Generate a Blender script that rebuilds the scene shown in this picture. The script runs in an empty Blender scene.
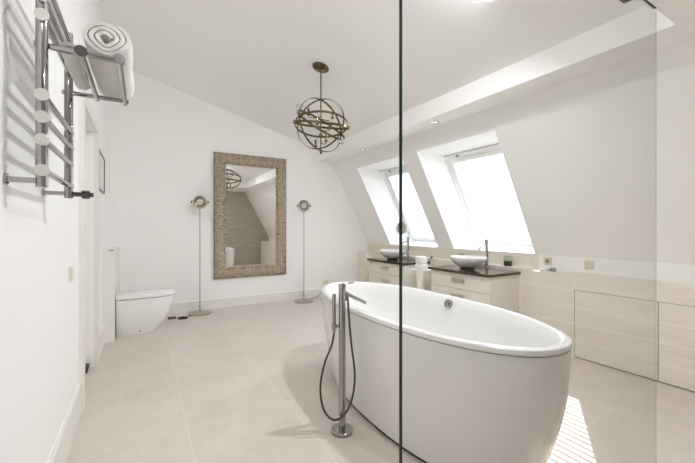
import bpy, bmesh, math, random
from mathutils import Vector, Matrix, Quaternion
random.seed(7)
PI = math.pi
SC = bpy.context.scene
COL = SC.collection

# ------------------------------------------------------------------ room
XL = -0.346          # left wall
YB = 5.49            # back wall
YF = -0.60           # shower wall behind the photographer
XW = 3.73            # white wall above the ledge
XK = 3.467           # face of the tiled knee wall
XR = 3.585           # face of the knee wall behind the vanities
ZLEDGE = 0.76
ZK = 0.91            # where the roof slope starts
XS, ZS = 2.94, 2.375 # top of the slope / soffit level
XI = 2.657           # inner edge of the soffit
def zceil(x): return 3.283 - 0.272 * x

# ------------------------------------------------------------------ materials
def mat(name, col=(.8, .8, .8), rough=.5, metal=0., spec=.5, coat=0., trans=0., ior=1.45, emis=None, estr=0.):
    m = bpy.data.materials.new(name); m.use_nodes = True
    b = m.node_tree.nodes['Principled BSDF']
    b.inputs['Base Color'].default_value = (*col, 1)
    b.inputs['Roughness'].default_value = rough
    b.inputs['Metallic'].default_value = metal
    b.inputs['Specular IOR Level'].default_value = spec
    b.inputs['Coat Weight'].default_value = coat
    b.inputs['Coat Roughness'].default_value = .05
    b.inputs['Transmission Weight'].default_value = trans
    b.inputs['IOR'].default_value = ior
    if emis:
        b.inputs['Emission Color'].default_value = (*emis, 1)
        b.inputs['Emission Strength'].default_value = estr
    return m
def N(m, t, **kw):
    n = m.node_tree.nodes.new(t)
    for k, v in kw.items(): setattr(n, k, v)
    return n
def L(m, a, b): m.node_tree.links.new(a, b)
def bump(m, height, strength=.1, dist=.01):
    b = N(m, 'ShaderNodeBump'); b.inputs['Strength'].default_value = strength; b.inputs['Distance'].default_value = dist
    L(m, height, b.inputs['Height']); L(m, b.outputs['Normal'], m.node_tree.nodes['Principled BSDF'].inputs['Normal'])
def noise(m, scale, detail=3, rough=.55, vec=None):
    n = N(m, 'ShaderNodeTexNoise'); n.inputs['Scale'].default_value = scale
    n.inputs['Detail'].default_value = detail; n.inputs['Roughness'].default_value = rough
    if vec is not None: L(m, vec, n.inputs['Vector'])
    return n
def ramp(m, fac, stops):
    r = N(m, 'ShaderNodeValToRGB'); e = r.color_ramp.elements
    e[0].position, e[0].color = stops[0][0], (*stops[0][1], 1)
    e[1].position, e[1].color = stops[-1][0], (*stops[-1][1], 1)
    for p, c in stops[1:-1]:
        k = e.new(p); k.color = (*c, 1)
    L(m, fac, r.inputs['Fac']); return r

def paint(name, col, s=.06):
    m = mat(name, col, .62, spec=.3)
    tc = N(m, 'ShaderNodeTexCoord'); n = noise(m, 60, 3, vec=tc.outputs['Object'])
    bump(m, n.outputs['Fac'], s, .004); return m
M = {}
M['wall'] = paint('white wall paint', (.91, .905, .895))
M['ceil'] = paint('white ceiling paint', (.94, .935, .925))
M['trim'] = mat('white satin trim paint', (.82, .80, .77), .35)
M['door'] = mat('off white door paint', (.74, .69, .63), .4)
M['lacquer'] = mat('cream lacquer', (.80, .77, .70), .3)
M['acrylic'] = mat('white bath acrylic', (.77, .765, .75), .12, coat=.5)
M['ceramic'] = mat('white ceramic', (.84, .84, .83), .1, coat=.5)
M['chrome'] = mat('polished chrome', (.40, .39, .38), .06, 1.)
M['darkchrome'] = mat('dark chrome', (.10, .095, .09), .25, 1.)
M['nickel'] = mat('brushed nickel', (.50, .465, .41), .28, 1.)
M['bronze'] = mat('aged bronze', (.16, .12, .072), .25, 1.)
M['black'] = mat('black rubber', (.015, .014, .013), .5)
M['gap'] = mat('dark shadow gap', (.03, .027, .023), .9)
M['ivory'] = mat('ivory plastic', (.74, .68, .55), .35)
M['hose'] = mat('dark metal hose', (.09, .085, .08), .3, .9)
M['mirror'] = mat('silvered mirror', (.80, .79, .77), .01, 1.)
M['silverlid'] = mat('grey metal lid', (.35, .34, .33), .35, .8)
M['steel'] = mat('satin steel', (.66, .64, .61), .3, 1.)
M['paper'] = mat('white paper mat', (.80, .79, .77), .8)
M['winframe'] = mat('white window lacquer', (.86, .86, .86), .3)
M['lampglass'] = mat('frosted lamp glass', (.55, .53, .49), .3, spec=.6)
M['crystal'] = mat('clear candle bulb glass', (.95, .93, .88), .02, trans=.9)
M['candle'] = mat('black candle wax', (.02, .02, .02), .35)
M['spotlens'] = mat('downlight lens', (.6, .58, .55), .3, emis=(1, .93, .82), estr=1.5)

# terry towel
m = mat('white terry towel', (.84, .82, .79), .95, spec=.1)
m.node_tree.nodes['Principled BSDF'].inputs['Sheen Weight'].default_value = .3
tc = N(m, 'ShaderNodeTexCoord'); n = noise(m, 260, 3, vec=tc.outputs['Object']); bump(m, n.outputs['Fac'], .5, .004)
M['towel'] = m

# floor tile: 62 x 120 cm cream stone tiles with pale joints
def tile_floor():
    m = mat('cream stone floor tile', (.6, .55, .48), .32, spec=.4)
    p = m.node_tree.nodes['Principled BSDF']
    tc = N(m, 'ShaderNodeTexCoord'); sep = N(m, 'ShaderNodeSeparateXYZ'); L(m, tc.outputs['Object'], sep.inputs[0])
    def joint(sock, off, size, w):
        a = N(m, 'ShaderNodeMath', operation='SUBTRACT'); L(m, sock, a.inputs[0]); a.inputs[1].default_value = off
        d = N(m, 'ShaderNodeMath', operation='DIVIDE'); L(m, a.outputs[0], d.inputs[0]); d.inputs[1].default_value = size
        f = N(m, 'ShaderNodeMath', operation='PINGPONG'); L(m, d.outputs[0], f.inputs[0]); f.inputs[1].default_value = .5
        c = N(m, 'ShaderNodeMath', operation='LESS_THAN'); L(m, f.outputs[0], c.inputs[0]); c.inputs[1].default_value = w / size / 2
        fl = N(m, 'ShaderNodeMath', operation='FLOOR'); L(m, d.outputs[0], fl.inputs[0])
        return c.outputs[0], fl.outputs[0]
    jx, ix = joint(sep.outputs['X'], .24, .62, .0045); jy, iy = joint(sep.outputs['Y'], 2.28, 1.2, .0045)
    mx = N(m, 'ShaderNodeMath', operation='MAXIMUM'); L(m, jx, mx.inputs[0]); L(m, jy, mx.inputs[1])
    comb = N(m, 'ShaderNodeCombineXYZ'); L(m, ix, comb.inputs[0]); L(m, iy, comb.inputs[1])
    wn = N(m, 'ShaderNodeTexWhiteNoise'); L(m, comb.outputs[0], wn.inputs[0])
    add = N(m, 'ShaderNodeVectorMath', operation='MULTIPLY_ADD'); L(m, wn.outputs['Color'], add.inputs[0])
    add.inputs[1].default_value = (7, 7, 7); L(m, tc.outputs['Object'], add.inputs[2])
    n1 = noise(m, 1.6, 5, .6, add.outputs[0]); n1.inputs['Distortion'].default_value = .8
    n2 = noise(m, 9, 5, .6, add.outputs[0])
    r1 = ramp(m, n1.outputs['Fac'], [(.3, (.60, .545, .49)), (.5, (.63, .575, .52)), (.72, (.655, .605, .55))])
    r2 = ramp(m, n2.outputs['Fac'], [(.35, (.96, .96, .96)), (.65, (1.02, 1.02, 1.02))])
    mu = N(m, 'ShaderNodeMix', data_type='RGBA', blend_type='MULTIPLY'); mu.inputs[0].default_value = 1
    L(m, r1.outputs[0], mu.inputs[6]); L(m, r2.outputs[0], mu.inputs[7])
    mj = N(m, 'ShaderNodeMix', data_type='RGBA'); L(m, mx.outputs[0], mj.inputs[0]); L(m, mu.outputs[2], mj.inputs[6])
    mj.inputs[7].default_value = (.715, .665, .61, 1)
    L(m, mj.outputs[2], p.inputs['Base Color'])
    return m
M['floor'] = tile_floor()

# wall tile: 61 x 15.5 cm rows, streaked beige stone. axis = horizontal object axis index
def tile_wall(name, axis, base, dark, off=1.705, zoff=0., sx=.607, sz=.155, jcol=(.70, .66, .60)):
    m = mat(name, base, .35, spec=.4); p = m.node_tree.nodes['Principled BSDF']
    tc = N(m, 'ShaderNodeTexCoord'); sep = N(m, 'ShaderNodeSeparateXYZ'); L(m, tc.outputs['Object'], sep.inputs[0])
    def joint(sock, off, size, w):
        a = N(m, 'ShaderNodeMath', operation='SUBTRACT'); L(m, sock, a.inputs[0]); a.inputs[1].default_value = off
        d = N(m, 'ShaderNodeMath', operation='DIVIDE'); L(m, a.outputs[0], d.inputs[0]); d.inputs[1].default_value = size
        f = N(m, 'ShaderNodeMath', operation='PINGPONG'); L(m, d.outputs[0], f.inputs[0]); f.inputs[1].default_value = .5
        c = N(m, 'ShaderNodeMath', operation='LESS_THAN'); L(m, f.outputs[0], c.inputs[0]); c.inputs[1].default_value = w / size / 2
        fl = N(m, 'ShaderNodeMath', operation='FLOOR'); L(m, d.outputs[0], fl.inputs[0])
        return c.outputs[0], fl.outputs[0]
    jx, ix = joint(sep.outputs[axis], off, sx, .003); jz, iz = joint(sep.outputs['Z'], zoff, sz, .004)
    mx = N(m, 'ShaderNodeMath', operation='MAXIMUM'); L(m, jx, mx.inputs[0]); L(m, jz, mx.inputs[1])
    comb = N(m, 'ShaderNodeCombineXYZ'); L(m, ix, comb.inputs[0]); L(m, iz, comb.inputs[1])
    wn = N(m, 'ShaderNodeTexWhiteNoise'); L(m, comb.outputs[0], wn.inputs[0])
    sc = N(m, 'ShaderNodeVectorMath', operation='MULTIPLY'); L(m, tc.outputs['Object'], sc.inputs[0]); sc.inputs[1].default_value = (1.6, 1.6, 14)
    add = N(m, 'ShaderNodeVectorMath', operation='MULTIPLY_ADD'); L(m, wn.outputs['Color'], add.inputs[0])
    add.inputs[1].default_value = (9, 9, 9); L(m, sc.outputs[0], add.inputs[2])
    n1 = noise(m, 1.4, 6, .6, add.outputs[0]); n1.inputs['Distortion'].default_value = .5
    r1 = ramp(m, n1.outputs['Fac'], [(.28, dark), (.72, base)])
    mj = N(m, 'ShaderNodeMix', data_type='RGBA'); L(m, mx.outputs[0], mj.inputs[0]); L(m, r1.outputs[0], mj.inputs[6])
    mj.inputs[7].default_value = (*jcol, 1)
    L(m, mj.outputs[2], p.inputs['Base Color']); return m
M['ktile'] = tile_wall('beige streaked knee wall tile', 'Y', (.83, .785, .715), (.74, .69, .62), jcol=(.93, .91, .88))
M['btile'] = tile_wall('taupe streaked shower tile', 'X', (.50, .465, .415), (.38, .345, .30), off=0, jcol=(.58, .55, .50))

# countertop: dark brown stone / wood
m = mat('dark brown polished worktop', (.05, .035, .025), .12, spec=.6)
tc = N(m, 'ShaderNodeTexCoord'); n = noise(m, 12, 6, .6, tc.outputs['Object'])
r = ramp(m, n.outputs['Fac'], [(.35, (.030, .020, .014)), (.7, (.085, .058, .042))])
L(m, r.outputs[0], m.node_tree.nodes['Principled BSDF'].inputs['Base Color']); M['counter'] = m

# embossed mirror frame
m = mat('embossed antique silver', (.42, .36, .29), .38, .65)
tc = N(m, 'ShaderNodeTexCoord')
v = N(m, 'ShaderNodeTexVoronoi'); v.inputs['Scale'].default_value = 42; v.inputs['Randomness'].default_value = .35
L(m, tc.outputs['Object'], v.inputs['Vector'])
n = noise(m, 22, 3, vec=tc.outputs['Object'])
r = ramp(m, v.outputs['Distance'], [(.1, (.56, .49, .40)), (.45, (.42, .35, .28)), (.75, (.17, .13, .10))])
r2 = ramp(m, n.outputs['Fac'], [(.35, (.72, .70, .68)), (.65, (1.1, 1.08, 1.05))])
mu = N(m, 'ShaderNodeMix', data_type='RGBA', blend_type='MULTIPLY'); mu.inputs[0].default_value = 1
L(m, r.outputs[0], mu.inputs[6]); L(m, r2.outputs[0], mu.inputs[7])
L(m, mu.outputs[2], m.node_tree.nodes['Principled BSDF'].inputs['Base Color'])
inv = N(m, 'ShaderNodeMath', operation='SUBTRACT'); inv.inputs[0].default_value = 1; L(m, v.outputs['Distance'], inv.inputs[1])
bump(m, inv.outputs[0], .8, .012); M['frame'] = m

# clear glass sheet: tinted see-through with a Fresnel mirror on top
def sheet_glass(name, tint, refl=1., ior=1.45):
    m = bpy.data.materials.new(name); m.use_nodes = True; nt = m.node_tree; nt.nodes.clear()
    o = N(m, 'ShaderNodeOutputMaterial'); t = N(m, 'ShaderNodeBsdfTransparent'); t.inputs[0].default_value = (*tint, 1)
    g = N(m, 'ShaderNodeBsdfGlossy'); g.inputs['Roughness'].default_value = .0; g.inputs[0].default_value = (refl, refl, refl, 1)
    f = N(m, 'ShaderNodeFresnel'); ge = N(m, 'ShaderNodeNewGeometry'); mr = N(m, 'ShaderNodeMapRange')
    mr.inputs[3].default_value = ior; mr.inputs[4].default_value = 1/ior   # same reflectance on both sides of the sheet
    L(m, ge.outputs['Backfacing'], mr.inputs[0]); L(m, mr.outputs[0], f.inputs['IOR'])
    x = N(m, 'ShaderNodeMixShader'); L(m, f.outputs[0], x.inputs[0]); L(m, t.outputs[0], x.inputs[1]); L(m, g.outputs[0], x.inputs[2])
    L(m, x.outputs[0], o.inputs[0]); return m
M['glass'] = sheet_glass('clear shower glass', (.994, .995, .993), .5, 1.3)
M['pane'] = sheet_glass('window pane glass', (.97, .98, .98))
M['tumbler'] = sheet_glass('thin drinking glass', (.93, .94, .93))
M['glassedge'] = mat('green glass edge', (.004, .012, .009), .3, spec=.3)
M['knob'] = mat('satin glass knob', (.80, .84, .80), .35, spec=.5)
# blind slats: thin white fabric letting light through
m = bpy.data.materials.new('translucent white blind'); m.use_nodes = True; m.node_tree.nodes.clear()
o = N(m, 'ShaderNodeOutputMaterial'); d = N(m, 'ShaderNodeBsdfDiffuse'); d.inputs[0].default_value = (.9, .9, .9, 1)
t = N(m, 'ShaderNodeBsdfTranslucent'); t.inputs[0].default_value = (.9, .9, .9, 1)
x = N(m, 'ShaderNodeMixShader'); x.inputs[0].default_value = .7
L(m, d.outputs[0], x.inputs[1]); L(m, t.outputs[0], x.inputs[2]); L(m, x.outputs[0], o.inputs[0]); M['blind'] = m

# ------------------------------------------------------------------ mesh helpers
def new_bm(): return bmesh.new()
def box(bm, x0, x1, y0, y1, z0, z1, mi=0):
    vs = [bm.verts.new(p) for p in ((x0,y0,z0),(x1,y0,z0),(x1,y1,z0),(x0,y1,z0),(x0,y0,z1),(x1,y0,z1),(x1,y1,z1),(x0,y1,z1))]
    for f in ((0,3,2,1),(4,5,6,7),(0,1,5,4),(1,2,6,5),(2,3,7,6),(3,0,4,7)):
        bm.faces.new([vs[i] for i in f]).material_index = mi
    return vs
def prism(bm, pts, axis, a0, a1):
    """pts: 2D outline in the two other axes; extruded along axis."""
    def P(p, a):
        q = list(p); q.insert('XYZ'.index(axis), a); return q
    A = [bm.verts.new(P(p, a0)) for p in pts]; B = [bm.verts.new(P(p, a1)) for p in pts]
    n = len(pts); bm.faces.new(A[::-1]); bm.faces.new(B)
    for i in range(n): bm.faces.new((A[i], A[(i+1) % n], B[(i+1) % n], B[i]))
def hexa(bm, lo, hi):
    """box from four base corners and four matching top corners"""
    A = [bm.verts.new(p) for p in lo]; B = [bm.verts.new(p) for p in hi]
    bm.faces.new(A[::-1]); bm.faces.new(B)
    for i in range(4): bm.faces.new((A[i], A[(i+1) % 4], B[(i+1) % 4], B[i]))
def frames(pts, closed=False):
    n = len(pts); T = []
    for i in range(n):
        a = pts[(i-1) % n] if (closed or i > 0) else pts[i]
        b = pts[(i+1) % n] if (closed or i < n-1) else pts[i]
        T.append((b - a).normalized())
    up = Vector((0, 0, 1)) if abs(T[0].z) < .9 else Vector((1, 0, 0))
    u = T[0].cross(up).normalized(); R = []
    for i in range(n):
        if i:
            q = T[i-1].rotation_difference(T[i]); u = q @ u
        u = (u - T[i] * u.dot(T[i])).normalized()
        R.append((T[i], u, T[i].cross(u)))
    return R
def tube(bm, pts, r, seg=12, closed=False, caps=True):
    pts = [Vector(p) for p in pts]; R = frames(pts, closed); rings = []
    for i, p in enumerate(pts):
        rr = r[i] if isinstance(r, (list, tuple)) else r
        rings.append([bm.verts.new(p + rr * (math.cos(2*PI*k/seg) * R[i][1] + math.sin(2*PI*k/seg) * R[i][2])) for k in range(seg)])
    n = len(pts)
    for i in range(n if closed else n-1):
        A, B = rings[i], rings[(i+1) % n]
        for k in range(seg): bm.faces.new((A[k], A[(k+1) % seg], B[(k+1) % seg], B[k]))
    if caps and not closed:
        bm.faces.new(rings[0][::-1]); bm.faces.new(rings[-1])
def lathe(bm, prof, origin=(0,0,0), axis=(0,0,1), seg=40, sx=1., sy=1.):
    """prof: list of (radius, height) along axis; closed where radius is 0"""
    ax = Vector(axis).normalized(); q = Vector((0,0,1)).rotation_difference(ax); o = Vector(origin); rings = []
    for r, h in prof:
        if r <= 1e-6: rings.append([bm.verts.new(o + q @ Vector((0,0,h)))])
        else: rings.append([bm.verts.new(o + q @ Vector((sx*r*math.cos(2*PI*k/seg), sy*r*math.sin(2*PI*k/seg), h))) for k in range(seg)])
    for A, B in zip(rings, rings[1:]):
        if len(A) == 1 and len(B) == 1: continue
        for k in range(seg):
            if len(A) == 1: bm.faces.new((A[0], B[(k+1) % seg], B[k]))
            elif len(B) == 1: bm.faces.new((A[k], A[(k+1) % seg], B[0]))
            else: bm.faces.new((A[k], A[(k+1) % seg], B[(k+1) % seg], B[k]))
def rot_pts(bm, verts, ang, axis, centre):
    bmesh.ops.rotate(bm, verts=verts, cent=centre, matrix=Matrix.Rotation(ang, 3, axis))

def obj(name, bm, m, parent=None, loc=None, bevel=0, smooth=None, seg=2):
    """link bm as one mesh object. vertices are given in world space; loc re-bases them on that origin."""
    me = bpy.data.meshes.new(name)
    base = Vector(loc) if loc is not None else (parent_world(parent) if parent else Vector((0,0,0)))
    bmesh.ops.translate(bm, verts=bm.verts, vec=-base)
    bmesh.ops.recalc_face_normals(bm, faces=bm.faces)
    bm.to_mesh(me); bm.free()
    for mm in (m if isinstance(m, (list, tuple)) else [m]): me.materials.append(mm)
    o = bpy.data.objects.new(name, me); COL.objects.link(o)
    if parent: o.parent = parent; o.location = base - parent_world(parent)
    else: o.location = base
    if smooth is None: smooth = True
    if smooth:
        for p in me.polygons: p.use_smooth = True
        md = o.modifiers.new('sharp', 'EDGE_SPLIT'); md.split_angle = math.radians(38)
    if bevel:
        if smooth: o.modifiers.clear()
        for p in me.polygons: p.use_smooth = True
        b = o.modifiers.new('bevel', 'BEVEL'); b.width = bevel; b.segments = seg; b.limit_method = 'ANGLE'; b.angle_limit = math.radians(35)
        b.harden_normals = True
    return o
def parent_world(o):
    v = Vector((0,0,0))
    while o: v += Vector(o.location); o = o.parent
    return v
def tag(o, label, cat, group=None):
    o['label'] = label; o['category'] = cat
    if group: o['group'] = group
    return o
def thing(name, loc, label, cat, group=None):
    o = bpy.data.objects.new(name, None); COL.objects.link(o); o.location = loc; o.empty_display_size = .1
    return tag(o, label, cat, group)
def struct(name, bm, m, parent=None, **kw):
    kw.setdefault('smooth', False)
    o = obj(name, bm, m, parent, **kw)
    if not parent: o['kind'] = 'structure'
    return o
def copy_tree(o, parent=None):
    c = o.copy(); COL.objects.link(c); c.parent = parent
    for ch in [k for k in bpy.data.objects if k.parent == o]: copy_tree(ch, c)
    return c

# ------------------------------------------------------------------ shell
bm = new_bm(); box(bm, XL-.2, XW+.25, YF-.2, YB+.2, -.12, 0); struct('floor', bm, M['floor'])
# left wall with the door opening
DY0, DY1, DZ = 2.90, 3.70, 2.03
bm = new_bm()
box(bm, XL-.16, XL, YF-.1, DY0, 0, 3.7); box(bm, XL-.16, XL, DY1, YB, 0, 3.7); box(bm, XL-.16, XL, DY0, DY1, DZ, 3.7)
struct('wall_left', bm, M['wall'])
bm = new_bm(); box(bm, XL-.3, XW+1.4, YB, YB+.15, 0, 3.8); struct('wall_back', bm, M['wall'])
bm = new_bm(); box(bm, XL-.3, XW+1.4, YF-.15, YF, 0, 3.8); struct('wall_front', bm, M['btile'])
# ceiling: sloping slab over the bathroom
bm = new_bm()
pts = [(XL-.16, zceil(XL-.16)), (XI+.05, zceil(XI+.05)), (XI+.05, zceil(XI)+.16), (XL-.16, zceil(XL-.16)+.16)]
prism(bm, pts, 'Y', .70, YB); struct('ceiling', bm, M['ceil'])
# soffit along the roof slope, with the dropped ceiling over the shower
bm = new_bm(); box(bm, XI, XS+.7, .76, YB, ZS, zceil(XI)+.10)
struct('ceiling_soffit', bm, M['ceil'])
bm = new_bm(); box(bm, XL-.16, XS+.7, YF-.1, .76, ZS, zceil(XL)+.15); struct('ceiling_shower', bm, M['ceil'])
# roof slope (0.5 m deep, level reveals) with the two openings
SH = .62
def sl(z): return XW + (XS - XW) * (z - ZK) / (ZS - ZK)
WIN = [(2.24, 3.39), (3.69, 4.82)]; WZ0, WZ1 = .918, 2.18
bm = new_bm()
def slab(y0, y1, z0, z1):
    lo = [(sl(z0), y0, z0), (sl(z0)+SH, y0, z0), (sl(z0)+SH, y1, z0), (sl(z0), y1, z0)]
    hi = [(sl(z1), y0, z1), (sl(z1)+SH, y0, z1), (sl(z1)+SH, y1, z1), (sl(z1), y1, z1)]
    hexa(bm, lo, hi)
ys = [YF, WIN[0][0], WIN[0][1], WIN[1][0], WIN[1][1], YB]
slab(YF, ys[1], ZK, ZS); slab(ys[2], ys[3], ZK, ZS); slab(ys[4], YB, ZK, ZS)
slab(ys[1], ys[2], WZ1, ZS); slab(ys[3], ys[4], WZ1, ZS)
slab(ys[1], ys[2], ZK, WZ0); slab(ys[3], ys[4], ZK, WZ0)
bmesh.ops.remove_doubles(bm, verts=bm.verts, dist=1e-5)
struct('wall_slope', bm, M['wall'])
# upright wall below the slope
bm = new_bm(); box(bm, XW, XW+.6, YF, 2.20, 0, ZK); struct('wall_right', bm, M['wall'])
bm = new_bm(); box(bm, XW, XW+.6, 2.20, YB, 0, ZK); struct('trim_1', bm, M['ktile'])
# tiled knee wall: proud part, and the set back part behind the vanities
bm = new_bm(); box(bm, XR, XW, 2.12, YB, 0, ZLEDGE)
box(bm, XK, XR, 2.12-.015, 2.12, 0, ZLEDGE)
box(bm, XK, XR, 5.2, YB, 0, ZLEDGE); box(bm, XK+.018, XW, YF, 2.105, 0, ZLEDGE)
# tile skin left of the storage doors, band above them
G = .0045
box(bm, XK, XK+.018, 1.705+G, 2.105, 0, ZLEDGE); box(bm, XK, XK+.018, YF, 1.705+G, .621+G, ZLEDGE)
box(bm, XK, XK+.018, YF, -.122-G, 0, .621+G)
struct('wall_knee', bm, M['ktile'])
bm = new_bm(); box(bm, XK+.012, XK+.0179, -.122, 1.705+G, .0, .621+G); struct('door_gap_shade', bm, M['gap'])  # dark sheet standing in for the shade inside the door gaps
k = 2
for y0, y1 in ((1.096, 1.705), (.487, 1.096), (-.122, .487)):
    bm = new_bm(); box(bm, XK, XK+.0115, y0+G, y1-G*.2, .008, .621)
    struct('door_%d' % k, bm, M['ktile']); k += 1

# baseboards
def board(name, pts_fn, parts):
    bm = new_bm()
    for a in parts: pts_fn(bm, *a)
    struct(name, bm, M['trim'])
def bl(bm, y0, y1): prism(bm, [(XL, 0), (XL+.016, 0), (XL+.016, .185), (XL+.008, .20), (XL, .20)], 'Y', y0, y1)
board('baseboard_left', bl, [(YF, DY0-.105), (DY1+.105, 4.42)])
def bb(bm, x0, x1): prism(bm, [(YB, 0), (YB-.016, 0), (YB-.016, .135), (YB-.008, .15), (YB, .15)], 'X', x0, x1)
board('baseboard_back', bb, [(-.20, XK)])

# door in the left wall: casing, leaf set back, handle
d = bpy.data.objects.new('door_1', None); COL.objects.link(d); d.location = (XL, (DY0+DY1)/2, 0); d['kind'] = 'structure'
bm = new_bm()
for y0, y1 in ((DY0-.10, DY0), (DY1, DY1+.10)):
    box(bm, XL, XL+.018, y0, y1, 0, DZ+.10); box(bm, XL+.018, XL+.026, y0+.015 if y0 < 3 else y0+.0, y1 if y0 < 3 else y1-.015, 0, DZ+.085)
box(bm, XL, XL+.018, DY0, DY1, DZ, DZ+.10); box(bm, XL+.018, XL+.026, DY0, DY1, DZ, DZ+.085)
obj('casing', bm, M['trim'], d, smooth=False)
bm = new_bm(); box(bm, XL-.12, XL-.08, DY0+.004, DY1-.004, .012, DZ-.004)
leaf = obj('door_leaf', bm, M['door'], d, smooth=False)
bm = new_bm()
lathe(bm, [(0,0),(.024,0),(.024,.008),(0,.008)], (XL-.08, DY0+.07, 1.02), (1,0,0), 20)
tube(bm, [(XL-.08, DY0+.07, 1.02), (XL-.035, DY0+.07, 1.02), (XL-.035, DY0+.19, 1.02)], .008)
obj('handle', bm, M['steel'], leaf)
bm = new_bm(); box(bm, XL-.078, XL-.035, 3.56, 3.69, 0, .045); obj('door_stop', bm, M['black'], d, bevel=.004)
bm = new_bm(); box(bm, XL-.158, XL-.125, DY0, DY1, 0.0, .011); struct('door_foot_shade', bm, M['gap'])  # dark strip painting the shade seen under the door leaf
bm = new_bm(); box(bm, XL-.20, XL-.165, DY0-.1, DY1+.1, 0, DZ+.1); struct('trim_4', bm, M['trim'])

# ------------------------------------------------------------------ windows
for k, (y0, y1) in enumerate(WIN):
    w = bpy.data.objects.new('window_%d' % (k+1), None); COL.objects.link(w); w['kind'] = 'structure'
    w.location = (sl(WZ0)+.5, (y0+y1)/2, WZ0)
    # local frame on the roof plane at reveal depth
    U = Vector((XS-XW, 0, ZS-ZK)).normalized(); W = Vector((U.z, 0, -U.x)); O = Vector((sl(WZ0)+.49, 0, WZ0))
    H = (WZ1-WZ0)/U.z
    def ub(bm, u0, u1, ya, yb, w0, w1):
        P = lambda u, y, v: tuple(O + U*u + W*v + Vector((0, y, 0)))
        hexa(bm, [P(u0,ya,w0), P(u0,yb,w0), P(u0,yb,w1), P(u0,ya,w1)], [P(u1,ya,w0), P(u1,yb,w0), P(u1,yb,w1), P(u1,ya,w1)])
    def ring(bm, u0, u1, ya, yb, t, w0, w1, tb=None, tt=None):
        tb = tb or t; tt = tt or t
        ub(bm, u0, u0+tb, ya, yb, w0, w1); ub(bm, u1-tt, u1, ya, yb, w0, w1)
        ub(bm, u0+tb, u1-tt, ya, ya+t, w0, w1); ub(bm, u0+tb, u1-tt, yb-t, yb, w0, w1)
    bm = new_bm(); ring(bm, .03, H-.015, y0+.002, y1-.002, .035, -.01, .10, tt=.04)
    obj('window_frame', bm, M['winframe'], w, bevel=.004)
    bm = new_bm(); ring(bm, .068, H-.058, y0+.04, y1-.04, .05, .012, .07, tb=.05, tt=.06)
    sash = obj('sash', bm, M['winframe'], w, bevel=.004)
    bm = new_bm(); ub(bm, H-.115, H-.085, y0+.16, y1-.16, -.012, .012)
    obj('vent_bar', bm, M['winframe'], sash, bevel=.005)
    bm = new_bm(); ub(bm, H-.045, H-.03, y1-.24, y1-.20, -.02, -.0105)
    obj('latch', bm, M['darkchrome'], sash, smooth=False)
    bm = new_bm(); ub(bm, .10, H-.10, y0+.08, y1-.08, .045, .053)
    obj('pane', bm, M['pane'], w, smooth=False)
    # pleated blind in the sash
    b = thing('window_blind', tuple(O + Vector((0, (y0+y1)/2, 0))),
              ('white slatted blind in the nearer skylight, above the right basin' if k == 0 else
               'white slatted blind in the farther skylight, above the left basin'), 'window blind', 'blinds in the two skylights')
    bm = new_bm(); u = .135
    tilt = math.radians(-18 if k == 0 else 68)      # nearer blind half open, farther one nearly closed
    while u < H-.14:
        c = O + W*.028 + U*u; dU = (W*math.cos(tilt) + U*math.sin(tilt)) * (.0085 if k == 0 else .018)
        nrm = dU.cross(Vector((0,1,0))).normalized()*.0004
        lo = [c - dU - nrm, c + dU - nrm, c + dU + nrm, c - dU + nrm]
        hexa(bm, [tuple(p + Vector((0, y0+.095, 0))) for p in lo], [tuple(p + Vector((0, y1-.095, 0))) for p in lo])
        u += .035
    obj('slats', bm, M['blind'], b, smooth=False)
    bm = new_bm(); ub(bm, H-.138, H-.118, y0+.092, y1-.092, .013, .040); obj('head_rail', bm, M['winframe'], b, smooth=False)
    bm = new_bm(); ub(bm, .118, .130, y0+.092, y1-.092, .013, .040); obj('bottom_rail', bm, M['winframe'], b, smooth=False)

# ------------------------------------------------------------------ glass screen
YG = .66; gx0, gx1, gz1 = .545, 2.07, 2.228
g = thing('shower_screen', ((gx0+gx1)/2, YG, 0), 'tall clear glass shower screen with a dark green edge in front of the bathtub', 'shower screen')
bm = new_bm(); box(bm, gx0+.0015, gx1-.0015, YG, YG+.010, .004, gz1-.0015)
obj('glass_pane', bm, M['glass'], g, smooth=False)
bm = new_bm(); box(bm, gx0, gx0+.0015, YG, YG+.010, .004, gz1); box(bm, gx0, gx1, YG, YG+.010, gz1-.0015, gz1)
obj('polished_edge', bm, M['glassedge'], g, smooth=False)
bm = new_bm(); box(bm, gx1-.0015, gx1+.003, YG+.001, YG+.009, .004, gz1-.02)
obj('edge_seal', bm, sheet_glass('clear seal', (.93, .935, .92)), g, smooth=False)
bm = new_bm(); lathe(bm, [(0,.0105),(.0155,.0105),(.0160,.012),(.0155,.017),(.013,.019),(0,.019)], (gx0+.009, YG, 1.2), (0,1,0), 32)
obj('edge_knob', bm, M['knob'], g)
bm = new_bm(); box(bm, 1.735, 1.79, YG-.012, YG+.022, 2.165, 2.215)
tube(bm, [(1.76, YG+.005, 2.21), (1.76, YG+.005, ZS-.0)], .007)
obj('ceiling_clamp', bm, M['darkchrome'], g, bevel=.002)

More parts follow.
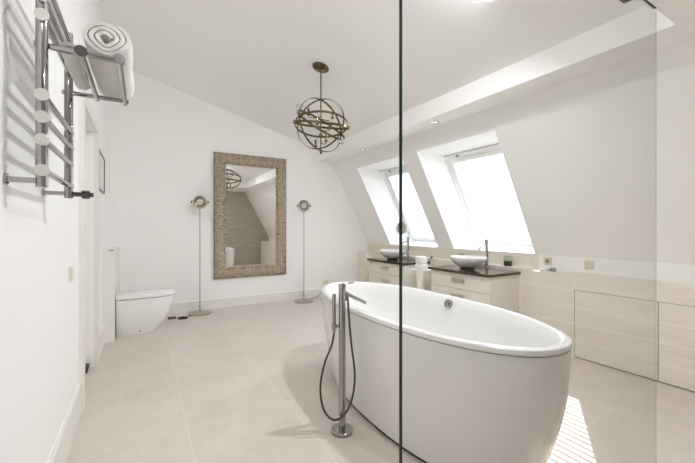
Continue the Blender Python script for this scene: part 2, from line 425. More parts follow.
# ------------------------------------------------------------------ bathtub
TC = (1.556, 1.805); TA, TB, TTH, TN = 1.014, .430, -.037, 2.24; ZR = .70
def tring(bm, sa, sb, z, n=112, ex=TN, off=0.):
    vs = []
    for i in range(n):
        t = 2*PI*i/n; c, s = math.cos(t), math.sin(t)
        x = (TB*sb+off) * math.copysign(abs(c)**(2/ex), c); y = (TA*sa+off) * math.copysign(abs(s)**(2/ex), s)
        vs.append(bm.verts.new((TC[0] + x*math.cos(TTH) - y*math.sin(TTH), TC[1] + x*math.sin(TTH) + y*math.cos(TTH), z)))
    return vs
def loft(bm, rings, cap0=True, cap1=True):
    for A, B in zip(rings, rings[1:]):
        n = len(A)
        for k in range(n): bm.faces.new((A[k], A[(k+1) % n], B[(k+1) % n], B[k]))
    if cap0: bm.faces.new(rings[0][::-1])
    if cap1: bm.faces.new(rings[-1])
tub = thing('bathtub', (TC[0], TC[1], 0), 'large white oval freestanding bathtub with tapered sides standing on the tiled floor', 'bathtub')
bm = new_bm(); R = []
BA, BB = .855, .815
zt = ZR - .034
for i in range(15):
    z = .020 + (zt - .020) * i / 14
    k = (1 - (z-.020)/(zt-.020))
    R.append(tring(bm, .994 - (.994-BA)*k**2.2, .985 - (.985-BB)*k**1.6, z))
# groove under the lip, lip, rounded rim
for off, z in ((-.018, zt+.0005), (-.018, zt+.006)): R.append(tring(bm, .994, .985, z, off=off))
for off, z in ((-.003, zt+.0065), (0, zt+.010), (0, ZR-.012), (-.003, ZR-.004), (-.010, ZR), (-.030, ZR+.001), (-.042, ZR-.003), (-.052, ZR-.016)):
    R.append(tring(bm, 1, 1, z, off=off))
for i in range(1, 13):
    f = i/12; z = ZR-.016 - (ZR-.016-.20)*f
    k = f**2.2
    R.append(tring(bm, .985-.33*k-.05*f, .95-.30*k-.05*f, z, off=-.05))
R.append(tring(bm, .50, .45, .185, off=-.05)); R.append(tring(bm, .2, .2, .180, off=-.02))
loft(bm, R)
obj('tub_shell', bm, M['acrylic'], tub)
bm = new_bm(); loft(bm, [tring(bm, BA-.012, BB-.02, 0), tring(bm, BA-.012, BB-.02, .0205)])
obj('plinth', bm, M['gap'], tub)  # near-black colour paints the shadow gap under the tub
# overflow on the far inside wall
ox, oy, oz = 1.905, 1.79, .652
bm = new_bm(); ax = Vector((-1, 0, .22)).normalized()
lathe(bm, [(0,-.02),(.033,-.02),(.033,.002),(.030,.007),(.022,.008),(.021,.004),(.016,.004),(.014,.012),(0,.014)], (ox, oy, oz), ax, 32)
obj('overflow_cover', bm, M['chrome'], tub)
bm = new_bm(); lathe(bm, [(0,0),(.032,0),(.03,.006),(0,.009)], (TC[0], TC[1], .1805), (0,0,1), 32)
obj('drain_plug', bm, M['chrome'], tub)

# ------------------------------------------------------------------ freestanding bath mixer
mx, my = 1.017, 1.777
t = thing('bath_mixer', (mx, my, 0), 'chrome floor standing bath tap with hand shower beside the bathtub', 'tap')
bm = new_bm(); lathe(bm, [(0,0),(.063,0),(.064,.004),(.064,.019),(.060,.023),(.022,.024),(0,.024)], (mx,my,0), seg=48); obj('floor_flange', bm, M['chrome'], t)
bm = new_bm(); lathe(bm, [(.0,.02),(.0205,.02),(.0205,.842),(0,.842)], (mx,my,0), seg=32); obj('column', bm, M['chrome'], t)
bm = new_bm(); lathe(bm, [(0,.843),(.0215,.843),(.0215,.868),(.020,.871),(0,.871)], (mx,my,0), seg=32); cap = obj('valve_head', bm, M['chrome'], t)
bm = new_bm(); tube(bm, [(mx, my, .868), (mx+.01, my, .870), (mx+.080, my-.004, .873)], [.005,.005,.004], 10); obj('lever', bm, M['chrome'], t)
bm = new_bm(); tube(bm, [(mx, my, .828), (mx+.165, my, .742)], .0105, 16)
obj('spout', bm, M['chrome'], t)
# hand shower on the left with its holder, parallel to the column
hx, hy = mx-.047, my+.012
bm = new_bm(); tube(bm, [(mx-.015, my+.005, .625), (hx, hy, .625)], .009, 12); lathe(bm, [(0,.608),(.015,.608),(.015,.642),(0,.642)], (hx,hy,0), seg=20)
obj('shower_holder', bm, M['chrome'], t)
bm = new_bm(); lathe(bm, [(0,.585),(.008,.585),(.009,.60),(.0115,.66),(.0125,.80),(.0115,.815),(0,.816)], (hx,hy,0), seg=20); obj('hand_shower', bm, M['chrome'], t)
def px3(x, y, d):   # point on the mixer's depth plane, used for the hose loop
    S, Cc = .5103, .86; l = d*(x-347.5)/348
    return Vector((d*S + l*Cc, d*Cc - l*S, 1.2 + d*(228-y)/348))
dm = mx*.5103 + my*.86
ctrl = [(hx, hy, .59), px3(331.5, 346, dm-.02), px3(325, 362, dm-.04), px3(320.5, 385, dm-.05), px3(322, 404, dm-.05), px3(327, 415, dm-.05),
        px3(334.5, 420, dm-.04), px3(343, 416, dm-.04), px3(350, 405, dm-.04), px3(354, 388, dm-.04), px3(354.5, 370, dm-.04), px3(352, 350, dm-.03), px3(349.5, 325, dm-.02), px3(348, 303, dm-.0), (mx+.03, my-.01, .80)]
def smooth_path(c, n=8):
    c = [Vector(p) for p in c]; out = []
    for i in range(len(c)-1):
        p0, p1, p2, p3 = c[max(i-1,0)], c[i], c[i+1], c[min(i+2,len(c)-1)]
        for k in range(n):
            s = k/n
            out.append(.5*((2*p1)+(-p0+p2)*s+(2*p0-5*p1+4*p2-p3)*s*s+(-p0+3*p1-3*p2+p3)*s**3))
    out.append(c[-1]); return out
bm = new_bm(); tube(bm, smooth_path(ctrl), .0062, 10); obj('hose', bm, M['hose'], t)
bm = new_bm(); tube(bm, [(mx+.030, my-.006, .815), (mx+.030, my-.009, .770)], .009, 14); obj('hose_nut', bm, M['chrome'], t)

# ------------------------------------------------------------------ towel radiator
rx, ry0, ry1 = -.262, 1.40, 1.86
t = thing('towel_radiator', (XL, (ry0+ry1)/2, 1.34), 'chrome wall mounted towel radiator with round rail ends and a projecting shelf', 'towel radiator')
for y in (ry0, ry1):
    bm = new_bm(); tube(bm, [(rx, y, 1.325), (rx, y, 2.02)], .0155, 20); obj('post', bm, M['chrome'], t, bevel=.003)
for z in (1.375, 1.468, 1.537, 1.604, 1.846, 1.905, 1.97):
    bm = new_bm(); tube(bm, [(rx+.006, ry0-.016, z), (rx+.006, ry1+.018, z)], .0105, 16); bar = obj('rail', bm, M['chrome'], t)
    bm = new_bm(); lathe(bm, [(0,0),(.0175,0),(.0185,.003),(.0185,.010),(0,.010)], (rx+.004, ry0-.0155, z), (0,-1,0), 24); obj('end_cap', bm, M['steel'], bar)
for y, z in ((ry0, 1.345), (ry1, 1.345), (ry0, 1.99), (ry1, 1.99)):
    bm = new_bm(); tube(bm, [(rx, y, z), (XL, y, z)], .0085, 14)
    lathe(bm, [(0,0),(.017,0),(.017,.006),(0,.006)], (XL, y, z), (1,0,0), 20)
    obj('wall_bracket', bm, M['chrome'], t)
bm = new_bm(); tube(bm, [(rx, ry1, 1.343), (rx+.085, ry1, 1.343)], .010, 16); tube(bm, [(rx+.045, ry1, 1.343), (rx+.072, ry1, 1.343)], .0175, 16)
obj('valve', bm, M['darkchrome'], t)
for y in (ry0, ry1):
    bm = new_bm(); tube(bm, [(rx-.022, y+(.019 if y == ry0 else -.0), 1.77), (-.048, y+(.019 if y == ry0 else -.0), 1.77)], .0095, 16); obj('shelf_arm', bm, M['chrome'], t)
for x in (-.166, -.062):
    bm = new_bm(); tube(bm, [(x, ry0-.0, 1.765), (x, ry1+.02, 1.765)], .0095, 16); bar = obj('shelf_bar', bm, M['chrome'], t)
    bm = new_bm(); lathe(bm, [(0,0),(.016,0),(.017,.003),(.017,.010),(0,.010)], (x, ry0, 1.767), (0,-1,0), 24); obj('bar_end_cap', bm, M['darkchrome'], bar)

# rolled towels: a real spiral of cloth
def towel_roll(name, c, r, y0, y1, label, phase, core=.012, droop=0.):
    bm = new_bm(); turns = 3.1; n = 120; th = (r-core)/turns
    prof = []
    for i in range(n+1):
        a = phase + turns*2*PI*i/n; rr = core + (r-core-.5*th)*i/n
        prof.append((a, rr))
    outs, ins = [], []
    for a, rr in prof:
        outs.append((rr+th*.34, a)); ins.append((rr-th*.30, a))
    loop = outs + ins[::-1]
    ny = 9; rings = []
    for j in range(ny):
        f = j/(ny-1); y = y0 + (y1-y0)*f; e = 1 - .03*(2*f-1)**6
        rings.append([bm.verts.new((c[0] + 1.18*q*e*(1+.05*math.sin(2*a+1))*math.cos(a) + .003*math.sin(9*f+a*2), y + .004*math.sin(a*3)*(1 if f in (0, 1) else 0),
                       c[1] + q*e*(.96 if math.sin(a) < 0 else 1.0)*math.sin(a) + .002*math.sin(11*f+a))) for q, a in loop])
    m_ = len(loop)
    for A, B in zip(rings, rings[1:]):
        for k in range(m_): bm.faces.new((A[k], A[(k+1) % m_], B[(k+1) % m_], B[k]))
    N1 = len(outs)
    for Rg, fl in ((rings[0], False), (rings[-1], True)):
        for k in range(N1-1):
            f = (Rg[k], Rg[k+1], Rg[m_-2-k], Rg[m_-1-k]); bm.faces.new(f)
    o = obj(name, bm, M['towel'], loc=(c[0], (y0+y1)/2, c[1]-r)); tag(o, label, 'towel', 'rolled towels on the radiator shelf')
    return o
towel_roll('rolled_towel', (-.103, 1.843), .066, 1.43, 1.93, 'big rolled white towel on the radiator shelf with its spiral end facing front', .4)
towel_roll('rolled_towel', (-.211, 1.804), .0265, 1.50, 1.83, 'smaller rolled white towel tucked against the wall beside the big roll', 2.2)

# ------------------------------------------------------------------ left wall items
t = thing('light_switch', (XL, 2.49, .94), 'ivory light switch on the left wall beside the door', 'switch')
bm = new_bm(); box(bm, XL, XL+.009, 2.445, 2.535, .895, .985); obj('switch_plate', bm, M['trim'], t, bevel=.003)
bm = new_bm(); box(bm, XL+.009, XL+.015, 2.452, 2.505, .90, .98); obj('rocker', bm, M['ivory'], t, bevel=.002)
t = thing('picture_frame', (XL, 4.2, 1.56), 'small dark framed picture hanging on the left wall above the cistern box', 'picture')
fy0, fy1, fz0, fz1 = 3.92, 4.50, 1.56, 1.93
bm = new_bm()
for b in ((fy0, fy1, fz0, fz0+.014), (fy0, fy1, fz1-.014, fz1), (fy0, fy0+.014, fz0+.014, fz1-.014), (fy1-.014, fy1, fz0+.014, fz1-.014)): box(bm, XL, XL+.016, *b)
obj('frame', bm, mat('brown picture frame', (.11, .085, .07), .4), t, smooth=False)
bm = new_bm(); box(bm, XL+.001, XL+.008, fy0+.014, fy1-.014, fz0+.014, fz1-.014); obj('print', bm, M['paper'], t, smooth=False)

# cistern box and toilet
t = thing('cistern_box', (-.29, 4.9, 0), 'white boxed-in cistern panel behind the toilet in the left corner', 'cistern')
bm = new_bm(); box(bm, XL+.001, -.24, 4.42, YB-.001, 0, .925); obj('casing_box', bm, M['trim'], t, bevel=.003)
bm = new_bm(); box(bm, XL+.001, -.235, 4.412, YB-.001, .925, .943); obj('top_board', bm, M['trim'], t, bevel=.003)
bm = new_bm(); lathe(bm, [(0,0),(.026,0),(.026,.008),(.018,.014),(0,.014)], (-.29, 4.72, .943), seg=24); obj('flush_button', bm, M['chrome'], t)

t = thing('toilet', (-.24, 4.72, 0), 'white back-to-wall toilet with rounded bowl and closed lid', 'toilet')
def tsec(bm, L_, w, z, n=40, x0=-.235, yc=4.725):
    """D-shaped section: straight back at x0, rounded nose"""
    vs = [bm.verts.new((x0, yc+w/2, z)), bm.verts.new((x0, yc-w/2, z))]
    st = max(0.02, L_-w*.72)
    for i in range(n+1):
        a = -PI/2 + PI*i/n
        vs.append(bm.verts.new((x0+st+(L_-st)*math.cos(a)**.92 if abs(math.cos(a)) > 1e-9 else x0+st, yc+w/2*math.sin(a), z)))
    return vs
bm = new_bm(); R = []
for z, l_, w in ((0, .395, .25), (.01, .405, .255), (.05, .44, .275), (.10, .475, .30), (.17, .52, .33), (.24, .55, .35), (.31, .572, .362), (.37, .585, .368), (.398, .588, .37), (.402, .58, .36)):
    R.append(tsec(bm, l_, w, z))
loft(bm, R); obj('bowl', bm, M['ceramic'], t)
bm = new_bm(); R = [tsec(bm, .575, .355, .401), tsec(bm, .575, .355, .409)]; loft(bm, R); obj('seat_gap', bm, M['gap'], t)
bm = new_bm(); R = [tsec(bm, .584, .368, z, x0=-.225) if 0 else tsec(bm, l_, w, z) for z, l_, w in ((.408, .585, .366), (.411, .592, .374), (.430, .593, .375), (.444, .585, .366), (.450, .56, .34), (.4515, .45, .25))]
loft(bm, R); obj('lid', bm, M['ceramic'], t)
bm = new_bm(); lathe(bm, [(0,0),(.010,0),(.010,.004),(0,.005)], (-.01, 4.590, .035), (0.05,-1,0), 16); obj('fixing_cap', bm, M['chrome'], t)
bm = new_bm(); box(bm, -.2349, -.2345, 4.53, 4.92, .004, .43); obj('back_gap_shade', bm, M['gap'], t, smooth=False)  # thin dark sheet, painted shade where the toilet meets the box

# ------------------------------------------------------------------ mirror on the back wall
t = thing('wall_mirror', (1.496, YB, .44), 'tall mirror in a wide embossed silver brown frame on the back wall', 'mirror')
mx0, mx1, mz0, mz1 = .933, 2.062, .437, 2.335
prof = [(0, 0), (0, .030), (.018, .042), (.06, .046), (.12, .040), (.165, .026), (.172, .018), (.172, 0)]   # inward, thickness
bm = new_bm(); rings = []
for cx, cz, sx, sz in ((mx0, mz0, 1, 1), (mx1, mz0, -1, 1), (mx1, mz1, -1, -1), (mx0, mz1, 1, -1)):
    rings.append([bm.verts.new((cx+sx*a, YB-b, cz+sz*a)) for a, b in prof])
for i in range(4):
    A, B = rings[i], rings[(i+1) % 4]
    for k in range(len(prof)): bm.faces.new((A[k], A[(k+1) % len(prof)], B[(k+1) % len(prof)], B[k]))
obj('frame', bm, M['frame'], t)
bm = new_bm(); box(bm, mx0+.168, mx1-.168, YB-.012, YB-.002, mz0+.168, mz1-.168); obj('mirror_glass', bm, M['mirror'], t, smooth=False)

# ------------------------------------------------------------------ pair of round-headed floor lamps
def floor_lamp(x, y, label):
    t = thing('floor_lamp', (x, y, 0), label, 'floor lamp', 'slim round headed floor lamps beside the mirror')
    bm = new_bm(); lathe(bm, [(0,0),(.155,0),(.160,.006),(.158,.014),(.13,.024),(.06,.034),(.022,.040),(.018,.060),(.010,.066),(0,.066)], (x,y,0), seg=56); obj('lamp_base', bm, M['nickel'], t)
    bm = new_bm(); tube(bm, [(x,y,.06),(x,y,1.475)], .0075, 14); lathe(bm, [(0,.085),(.013,.085),(.013,.12),(0,.12)], (x,y,0), seg=16); obj('pole', bm, M['nickel'], t)
    z = 1.565; ax = Vector((-x, -y, 0)).normalized(); c = Vector((x, y, z))
    bm = new_bm(); tube(bm, [(x,y,1.465),(x,y,z-.085)], .010, 14)
    lathe(bm, [(0,-.035),(.045,-.035),(.078,-.02),(.092,.0),(.096,.012),(.094,.022),(.080,.026),(.076,.014),(.060,.012),(.056,.020),(.050,.022),(.0,.020)], c, ax, 48); hd = obj('lamp_head', bm, M['nickel'], t)
    bm = new_bm(); lathe(bm, [(0,.021),(.050,.021),(.045,.030),(.025,.036),(0,.038)], c, ax, 32); obj('lens', bm, M['lampglass'], hd)
    bm = new_bm(); lathe(bm, [(.052,.020),(.058,.014),(.064,.016),(.064,.028),(.060,.030),(.052,.028),(.052,.020)], c, ax, 40); obj('bezel', bm, M['bronze'], hd)
    side = ax.cross(Vector((0,0,1)))
    for s in (-1, 1):
        bm = new_bm(); tube(bm, [c+side*s*.088, c+side*s*.102], .006, 12); lathe(bm, [(0,0),(.014,0),(.016,.005),(.014,.014),(0,.016)], c+side*s*.102, side*s, 20); obj('side_knob', bm, M['bronze'], hd)
    return t
lampA = floor_lamp(.712, 5.265, 'slim nickel floor lamp with round head left of the mirror, nearer the toilet')
lampB = floor_lamp(2.290, 5.255, 'slim nickel floor lamp with round head right of the mirror')
bm = new_bm(); tube(bm, smooth_path([(.60, 5.18, .006), (.52, 5.12, .005), (.44, 5.17, .005), (.33, 5.14, .012)]), .004, 8); cd = obj('power_cord', bm, M['bronze'], lampA)
bm = new_bm(); box(bm, .42, .53, 5.035, 5.085, .0, .024); box(bm, .455, .495, 5.045, 5.075, .024, .031); obj('foot_switch', bm, M['black'], lampA, bevel=.006)
bm = new_bm(); box(bm, .30, .40, 5.11, 5.16, .0, .028); obj('cord_adapter', bm, M['bronze'], lampA, bevel=.006)
bm = new_bm(); tube(bm, smooth_path([(2.40, 5.32, .008), (2.52, 5.39, .006), (2.66, 5.42, .05), (2.81, YB-.04, .20)]), .004, 8); obj('power_cord', bm, M['bronze'], lampB)
t = thing('wall_socket', (2.81, YB, .23), 'small ivory socket low on the back wall behind the bathtub', 'socket')
bm = new_bm(); box(bm, 2.765, 2.855, YB-.012, YB-.0, .185, .275); obj('socket_plate', bm, M['ivory'], t, bevel=.003)
bm = new_bm(); lathe(bm, [(0,0),(.022,0),(.022,.006),(0,.006)], (2.81, YB-.012, .23), (0,-1,0), 20); obj('socket_insert', bm, M['ivory'], t)

# ------------------------------------------------------------------ vanities
def vanity(y0, y1, label, glabel):
    yc = (y0+y1)/2; x0, x1, z1 = 3.10, XR, .69
    t = thing('vanity_cabinet', (3.34, yc, 0), label, 'vanity cabinet', 'cream vanity cabinets under the skylights')
    bm = new_bm(); box(bm, x0+.018, x1-.002, y0, y1, .06, z1); box(bm, x0+.06, x1-.01, y0+.03, y1-.03, 0, .06); obj('carcass', bm, M['lacquer'], t, bevel=.002)
    for za, zb in ((.512, .684), (.29, .506), (.068, .284)):
        bm = new_bm(); box(bm, x0, x0+.017, y0+.002, y1-.002, za, zb); dr = obj('drawer', bm, M['lacquer'], t, bevel=.002)
        zc = zb-.085
        bm = new_bm()  # cup pull: flat plate with hooded lip
        box(bm, x0-.003, x0, yc-.09, yc+.09, zc-.022, zc+.022); box(bm, x0-.022, x0-.003, yc-.09, yc+.09, zc+.014, zc+.022)
        box(bm, x0-.022, x0-.018, yc-.09, yc+.09, zc-.006, zc+.014)
        for s in (yc-.09, yc+.086): box(bm, x0-.018, x0-.003, s, s+.004, zc-.006, zc+.014)
        obj('drawer_pull', bm, M['steel'], dr, smooth=False)
    bm = new_bm(); box(bm, x0-.035, x1-.001, y0-.02, y1+.02, z1+.001, z1+.031)
    ct = obj('worktop', bm, M['counter'], t, bevel=.002)
    return t
vanity(2.335, 3.19, 'cream vanity cabinet with dark top on the right, under the nearer skylight', '')
vanity(3.70, 4.555, 'cream vanity cabinet with dark top on the left, partly behind the screen edge', '')
ZC = .721
def basin(x, y, label):
    t = thing('vessel_basin', (x, y, ZC), label, 'basin', 'white bowl basins on the vanities')
    bm = new_bm(); lathe(bm, [(0,0),(.085,0),(.087,.005),(.083,.014),(.080,.016),(0,.016)], (x,y,ZC), seg=56, sx=.9); obj('base_shade_ring', bm, M['bronze'], t)  # dark ring standing in for the shadow under the bowl
    bm = new_bm(); P = [(0,.016),(.085,.016),(.12,.030),(.165,.060),(.20,.092),(.219,.118),(.222,.130),(.222,.139),(.216,.142),(.206,.140),(.199,.128),(.175,.095),(.12,.055),(.05,.036),(0,.034)]
    lathe(bm, P, (x,y,ZC), seg=72, sx=.86); obj('bowl', bm, M['ceramic'], t)
    bm = new_bm(); lathe(bm, [(0,.035),(.02,.036),(.02,.041),(0,.043)], (x,y,ZC), seg=20); obj('drain', bm, M['chrome'], t)
basin(3.30, 2.79, 'white oval bowl basin on the right vanity cabinet')
basin(3.30, 4.22, 'white oval bowl basin on the left vanity cabinet, at the glass edge')
def tap(x, y, label):
    t = thing('basin_tap', (x, y, ZC), label, 'tap', 'tall chrome basin taps')
    bm = new_bm(); lathe(bm, [(0,0),(.027,0),(.027,.006),(.020,.009),(.0185,.02),(.0175,.30),(.019,.305),(.019,.335),(.015,.34),(0,.34)], (x,y,ZC), seg=28); obj('tap_body', bm, M['chrome'], t)
    bm = new_bm(); tube(bm, [(x, y, ZC+.275), (x-.06, y, ZC+.27), (x-.125, y, ZC+.245), (x-.14, y, ZC+.228)], [.012,.011,.011,.011], 14); obj('spout', bm, M['chrome'], t)
    bm = new_bm(); tube(bm, [(x, y, ZC+.338), (x+.004, y, ZC+.40), (x+.006, y, ZC+.415)], [.006,.005,.004], 10); obj('lever', bm, M['chrome'], t)
tap(3.535, 2.715, 'tall chrome tap behind the right bowl basin')
tap(3.535, 4.13, 'tall chrome tap behind the left bowl basin')

# candle jar on the ledge
t = thing('candle_jar', (3.655, 2.52, ZLEDGE), 'glass jar with black candle on the tiled ledge behind the right vanity', 'candle')
c = (3.655, 2.52, ZLEDGE)
bm = new_bm(); lathe(bm, [(0,0),(.046,0),(.048,.004),(.048,.118),(.0455,.118),(.0455,.006),(0,.006)], c, seg=36); obj('jar', bm, M['tumbler'], t)
bm = new_bm(); lathe(bm, [(0,.007),(.045,.007),(.045,.058),(.02,.052),(0,.052)], c, seg=36); obj('wax', bm, M['candle'], t)
bm = new_bm(); tube(bm, [(c[0],c[1],c[2]+.052),(c[0]+.002,c[1],c[2]+.068)], .0015, 6); obj('wick', bm, M['paper'], t)
# tumbler on the ledge behind the right basin
bm = new_bm(); lathe(bm, [(0,0),(.028,0),(.034,.105),(.032,.105),(.027,.006),(0,.006)], (3.65, 3.19, ZLEDGE), seg=28)
tag(obj('drinking_glass', bm, M['tumbler'], loc=(3.65,3.19,ZLEDGE)), 'clear drinking glass on the ledge at the far end of the right vanity', 'glass')
# small cloth and metal tin on the proud ledge
bm = new_bm(); box(bm, 3.545, 3.66, 2.02, 2.088, ZLEDGE, ZLEDGE+.022)
tag(obj('folded_cloth', bm, M['towel'], loc=(3.60,2.05,ZLEDGE), bevel=.008, seg=3), 'small folded white cloth on the ledge below the round-holed wall socket', 'cloth')
t = thing('metal_tin', (3.60, 1.965, ZLEDGE), 'small grey metal tin on the ledge beside the folded cloth', 'tin')
bm = new_bm(); lathe(bm, [(0,0),(.026,0),(.027,.003),(.027,.024),(0,.024)], (3.60,1.975,ZLEDGE), seg=24); obj('body', bm, M['silverlid'], t)
bm = new_bm(); lathe(bm, [(0,.0245),(.0285,.0245),(.0285,.032),(.026,.035),(0,.035)], (3.60,1.975,ZLEDGE), seg=24); obj('lid', bm, M['silverlid'], t)

t = thing('wall_socket', (XW, 2.10, .848), 'ivory wall socket with a round hole above the tiled ledge near the skylight', 'socket')
bm = new_bm(); box(bm, XW-.011, XW, 2.058, 2.142, .806, .890); obj('socket_plate', bm, M['ivory'], t, bevel=.003)
bm = new_bm(); lathe(bm, [(0,0),(.021,0),(.021,.003),(0,.003)], (XW-.011, 2.10, .848), (-1,0,0), 20); obj('socket_hole', bm, M['silverlid'], t)
t = thing('rocker_switch', (XW, 1.70, .846), 'ivory square switch plate on the white wall above the tiled ledge', 'switch')
bm = new_bm(); box(bm, XW-.011, XW, 1.658, 1.742, .804, .888); obj('switch_plate', bm, M['ivory'], t, bevel=.003)
bm = new_bm(); box(bm, XW-.016, XW-.011, 1.668, 1.732, .814, .878); obj('rocker', bm, M['ivory'], t, bevel=.002)

# stand between the vanities with towels
sx_, sy_ = 3.20, 3.47
t = thing('towel_stand', (sx_, sy_, 0), 'slim steel stand with white tray between the two vanity cabinets', 'stand')
bm = new_bm(); lathe(bm, [(0,0),(.13,0),(.132,.004),(.128,.012),(0,.014)], (sx_+.04, sy_, 0), seg=40); obj('stand_base', bm, M['steel'], t)
for dx_, dy_ in ((.13, -.045), (.145, -.015)):
    bm = new_bm(); tube(bm, [(sx_+dx_, sy_+dy_, .01), (sx_+dx_, sy_+dy_, .88 if dx_ < .14 else .80)], .006, 12); obj('stand_pole', bm, M['steel'], t)
bm = new_bm(); lathe(bm, [(0,0),(.012,0),(.014,.012),(.010,.022),(0,.024)], (sx_+.13, sy_-.045, .81), (0,-1,0), 16); obj('pole_knob', bm, M['darkchrome'], t)
bm = new_bm(); box(bm, sx_-.10, sx_+.14, sy_-.10, sy_+.10, .640, .650); obj('tray', bm, M['trim'], t, bevel=.004)
for z0, z1, w_, lab in ((.651, .725, .076, 'folded white towel at the bottom of the stack on the stand'), (.726, .825, .070, 'rounded folded white towel on top of the stack on the stand')):
    bm = new_bm(); R = []
    n_ = 40
    for z, k in ((z0, .9), (z0+.010, .99), ((z0+z1)/2, 1.0), (z1-.012, .97), (z1-.003, .86), (z1, .6)):
        R.append([bm.verts.new((sx_+w_*k*math.copysign(abs(math.cos(a))**.7, math.cos(a)), sy_+w_*k*math.copysign(abs(math.sin(a))**.7, math.sin(a)), z + .003*math.sin(3*a))) for a in [2*PI*i/n_ for i in range(n_)]])
    for v in R[0]: v.co.z = z0
    loft(bm, R); tag(obj('folded_towel', bm, M['towel'], loc=(sx_, sy_, z0)), lab, 'towel', 'towels stacked on the stand')
bm = new_bm(); R = []
kx, ky = sx_-.106, sy_-.106                       # drapes over the near corner of the tray
for i in range(12):
    f = i/11; z = .660 - .24*f; a_ = .10*(1-.35*f); b_ = .04*(1-.2*f); row = []
    for j in range(17):
        s_ = j/16; wv = .004*math.sin(s_*14+f*2)
        if s_ < .66: row.append((kx - .002 + wv, ky + a_*(1 - s_/.66), z, -1, 0))
        else: row.append((kx + b_*(s_-.66)/.34, ky - .002 + wv, z, 0, -1))
    R.append([bm.verts.new(p[:3]) for p in row] + [bm.verts.new((p[0]+p[3]*.007, p[1]+p[4]*.007, p[2])) for p in row[::-1]])
loft(bm, R)
tag(obj('hanging_cloth', bm, M['towel'], loc=(kx, ky, .66)), 'white cloth hanging over the near corner of the stand tray', 'towel')

# ------------------------------------------------------------------ chandelier
cx, cy = 1.587, 3.21; czc = zceil(cx); oc = Vector((cx+.006, cy, 2.257)); RR = .278
t = thing('chandelier', (cx, cy, 1.96), 'round bronze orb chandelier of crossing metal bands hanging from the sloped ceiling', 'chandelier')
nrm = Vector((-.272, 0, -1)).normalized()
bm = new_bm(); lathe(bm, [(0,0),(.085,0),(.088,.006),(.080,.016),(.045,.024),(.016,.030),(.012,.045),(0,.045)], (cx,cy,czc), nrm, 40); obj('canopy', bm, M['bronze'], t)
bm = new_bm(); tube(bm, [(cx,cy,czc-.02),(cx,cy,1.975)], .007, 12); lathe(bm, [(0,-.03),(.010,-.022),(.014,-.008),(.010,.006),(0,.008)], (cx,cy,1.985), seg=16); obj('rod', bm, M['bronze'], t)
def band(centre, axis, r, w, th, name='ring_band', seg=72):
    bm = new_bm(); ax = axis.normalized(); u = ax.orthogonal().normalized(); v = ax.cross(u); rings = []
    for i in range(seg):
        d_ = u*math.cos(2*PI*i/seg) + v*math.sin(2*PI*i/seg)
        rings.append([bm.verts.new(centre + d_*(r+a) + ax*b) for a, b in ((0,-w/2),(th,-w/2),(th,w/2),(0,w/2))])
    for i in range(seg):
        A, B = rings[i], rings[(i+1) % seg]
        for k in range(4): bm.faces.new((A[k], A[(k+1) % 4], B[(k+1) % 4], B[k]))
    return obj(name, bm, M['bronze'], t)
# camera-side basis at the orb: right and towards-room directions of the place
rt = Vector((.86, -.5103, 0)); fw = Vector((.5103, .86, 0)); up = Vector((0,0,1))
pole = (-rt*.68 + up*.13 - fw*.68).normalized()       # common axis of the crossing bands
base_ = pole.cross(up).normalized()
for n_, a in enumerate((8, 52, 98, 143)):
    band(oc, Quaternion(pole, math.radians(a)) @ base_, RR-.0045*n_, .022, .0035)
band(oc, (up + rt*.10 - fw*.20), RR+.010, .024, .0035)
for h_ in (pole, -pole):
    bm = new_bm(); lathe(bm, [(0,0),(.024,0),(.022,.006),(.008,.010),(.008,.016),(0,.018)], oc+h_*(RR+.002), h_, 20); obj('hub_boss', bm, M['bronze'], t)
for h_ in ((-rt*.80+up*.62-fw*.1).normalized(), (rt*.70-up*.66-fw*.25).normalized()):
    bm = new_bm(); lathe(bm, [(0,0),(.012,.004),(.019,.02),(.016,.036),(.006,.05),(0,.053)], oc+h_*(RR-.01), h_, 16); obj('glass_finial', bm, M['crystal'], t)
for dv, zb in ((rt*.12+fw*.03, 2.335), (-rt*.13+fw*.02, 2.36), (-rt*.03-fw*.11, 2.225), (rt*.10-fw*.05, 2.215), (-rt*.06+fw*.06, 2.045), (rt*.05+fw*.05, 2.095)):
    q0 = Vector((cx+dv.x, cy+dv.y, zb)); zr = Vector((cx, cy, zb-.015))
    bm = new_bm(); tube(bm, smooth_path([zr, zr+dv*.45+up*-.012, zr+dv*.9-up*.006, q0+up*.002], 5), .0045, 10); arm = obj('candle_arm', bm, M['bronze'], t)
    bm = new_bm(); lathe(bm, [(0,0),(.020,.004),(.021,.009),(.010,.010),(.0105,.075),(.006,.078),(0,.078)], q0, seg=16); obj('candle_sleeve', bm, M['bronze'], arm)
bm = new_bm(); lathe(bm, [(0,-.02),(.018,-.012),(.022,0),(.016,.018),(0,.024)], (cx,cy,2.15), seg=20); obj('centre_hub', bm, M['bronze'], t)

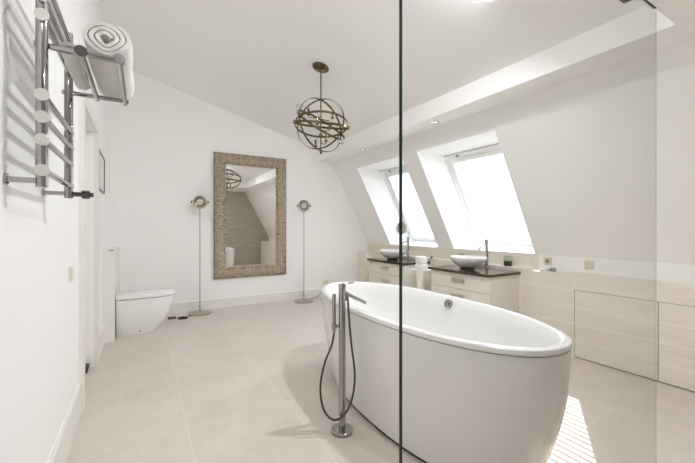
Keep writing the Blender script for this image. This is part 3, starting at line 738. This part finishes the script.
# ------------------------------------------------------------------ recessed soffit spotlights and added fill lamps
# x, y, ceiling height, label, lamp power, tilt of the lamp (x, y) and its spread in degrees
SPOTS_AND_FILLS = [(2.803, 2.823, ZS, 'small recessed ceiling spotlight in the soffit above the nearer skylight', 4.0, (-.8, 0), 120),
         (2.83, 4.334, ZS, 'small recessed ceiling spotlight in the soffit above the farther skylight', 4.0, (-.8, 0), 120),
         (.0, .20, ZS, 'added unseen fill lamp in the shower ceiling nearest the left wall', 4, (0, 0), 180),  # this pair is out of view, added to brighten the near side
         (1.5, .20, ZS, 'added unseen fill lamp in the shower ceiling farther from the left wall', 7, (0, 0), 180),
         (.95, 1.05, None, 'added unseen fill lamp in the sloped ceiling nearest the towel radiator', 12, (.55, .5), 180),  # this pair is out of view too, added as the main room fill
         (1.80, 1.35, None, 'added unseen fill lamp in the sloped ceiling above the bathtub', 30, (-.15, .6), 180)]
for i, (x, y, z, lab, en, tl, spr) in enumerate(SPOTS_AND_FILLS):
    z0 = z if z else zceil(x); ax = Vector((0, 0, -1)) if z else Vector((-.272, 0, -1)).normalized()
    t = thing('spot_or_fill_lamp', (x, y, z0), lab, 'spotlight', 'recessed ceiling spotlights')
    bm = new_bm(); lathe(bm, [(.030,.001),(.044,.001),(.046,.004),(.042,.008),(.033,.007),(.028,.001)], (x,y,z0), ax, 36); obj('bezel', bm, M['chrome'], t)
    bm = new_bm(); lathe(bm, [(0,.0005),(.029,.0005),(.027,.004),(0,.005)], (x,y,z0), ax, 24); obj('lens', bm, M['spotlens'], t)
    ld = bpy.data.lights.new('spot_or_fill_light', 'AREA'); ld.shape = 'DISK'; ld.size = .075; ld.energy = en; ld.color = (.95, .97, 1.0); ld.spread = math.radians(spr)
    lo = bpy.data.objects.new('spot_or_fill_light', ld); COL.objects.link(lo); lo.location = Vector((x, y, z0)) + ax*.012
    lo.rotation_euler = (ax + Vector((*tl, 0))).to_track_quat('-Z', 'Y').to_euler()

# ------------------------------------------------------------------ light
w = bpy.data.worlds.new('sky'); SC.world = w; w.use_nodes = True
bg = w.node_tree.nodes['Background']; bg.inputs[0].default_value = (.80, .90, 1., 1); bg.inputs[1].default_value = 3.3
sd = bpy.data.lights.new('sun', 'SUN'); sd.energy = 9.5; sd.angle = math.radians(.12); sd.color = (1, .95, .88)
so = bpy.data.objects.new('sun', sd); COL.objects.link(so)
so.rotation_euler = Vector((1.087, .995, 1)).to_track_quat('Z', 'Y').to_euler(); so.location = (8, 8, 8)
for k, (y0, y1) in enumerate(WIN):      # sampling portals at the two openings
    pd = bpy.data.lights.new('portal', 'AREA'); pd.shape = 'RECTANGLE'; pd.size = H+.1; pd.size_y = y1-y0; pd.cycles.is_portal = True
    po = bpy.data.objects.new('portal', pd); COL.objects.link(po)
    po.location = O + U*H/2 + W*.13 + Vector((0, (y0+y1)/2, 0))
    mt = Matrix((U, Vector((0,1,0)), -U.cross(Vector((0,1,0))) if (-U.cross(Vector((0,1,0)))).dot(W) > 0 else U.cross(Vector((0,1,0))))).transposed()
    if mt.determinant() < 0: mt = Matrix((-U, Vector((0,1,0)), mt.col[2])).transposed()
    po.rotation_euler = mt.to_euler()

# ------------------------------------------------------------------ camera
cd = bpy.data.cameras.new('camera'); cam = bpy.data.objects.new('camera', cd); COL.objects.link(cam)
cam.location = (0, 0, 1.2); cam.rotation_euler = (PI/2, 0, -math.atan2(.5103, .86))
cd.sensor_width = 36; cd.lens = 348/695*36; cd.shift_y = -3.5/695; cd.clip_start = .02; cd.clip_end = 100
SC.camera = cam
SC.view_settings.view_transform = 'Standard'; SC.view_settings.look = 'None'; SC.view_settings.gamma = 1
SC.view_settings.use_curve_mapping = False; SC.view_settings.exposure = 0.38
SC.cycles.max_bounces = 16; SC.cycles.diffuse_bounces = 12; SC.cycles.glossy_bounces = 6; SC.cycles.transparent_max_bounces = 16
SC.cycles.caustics_reflective = False; SC.cycles.caustics_refractive = False; SC.cycles.sample_clamp_indirect = 8
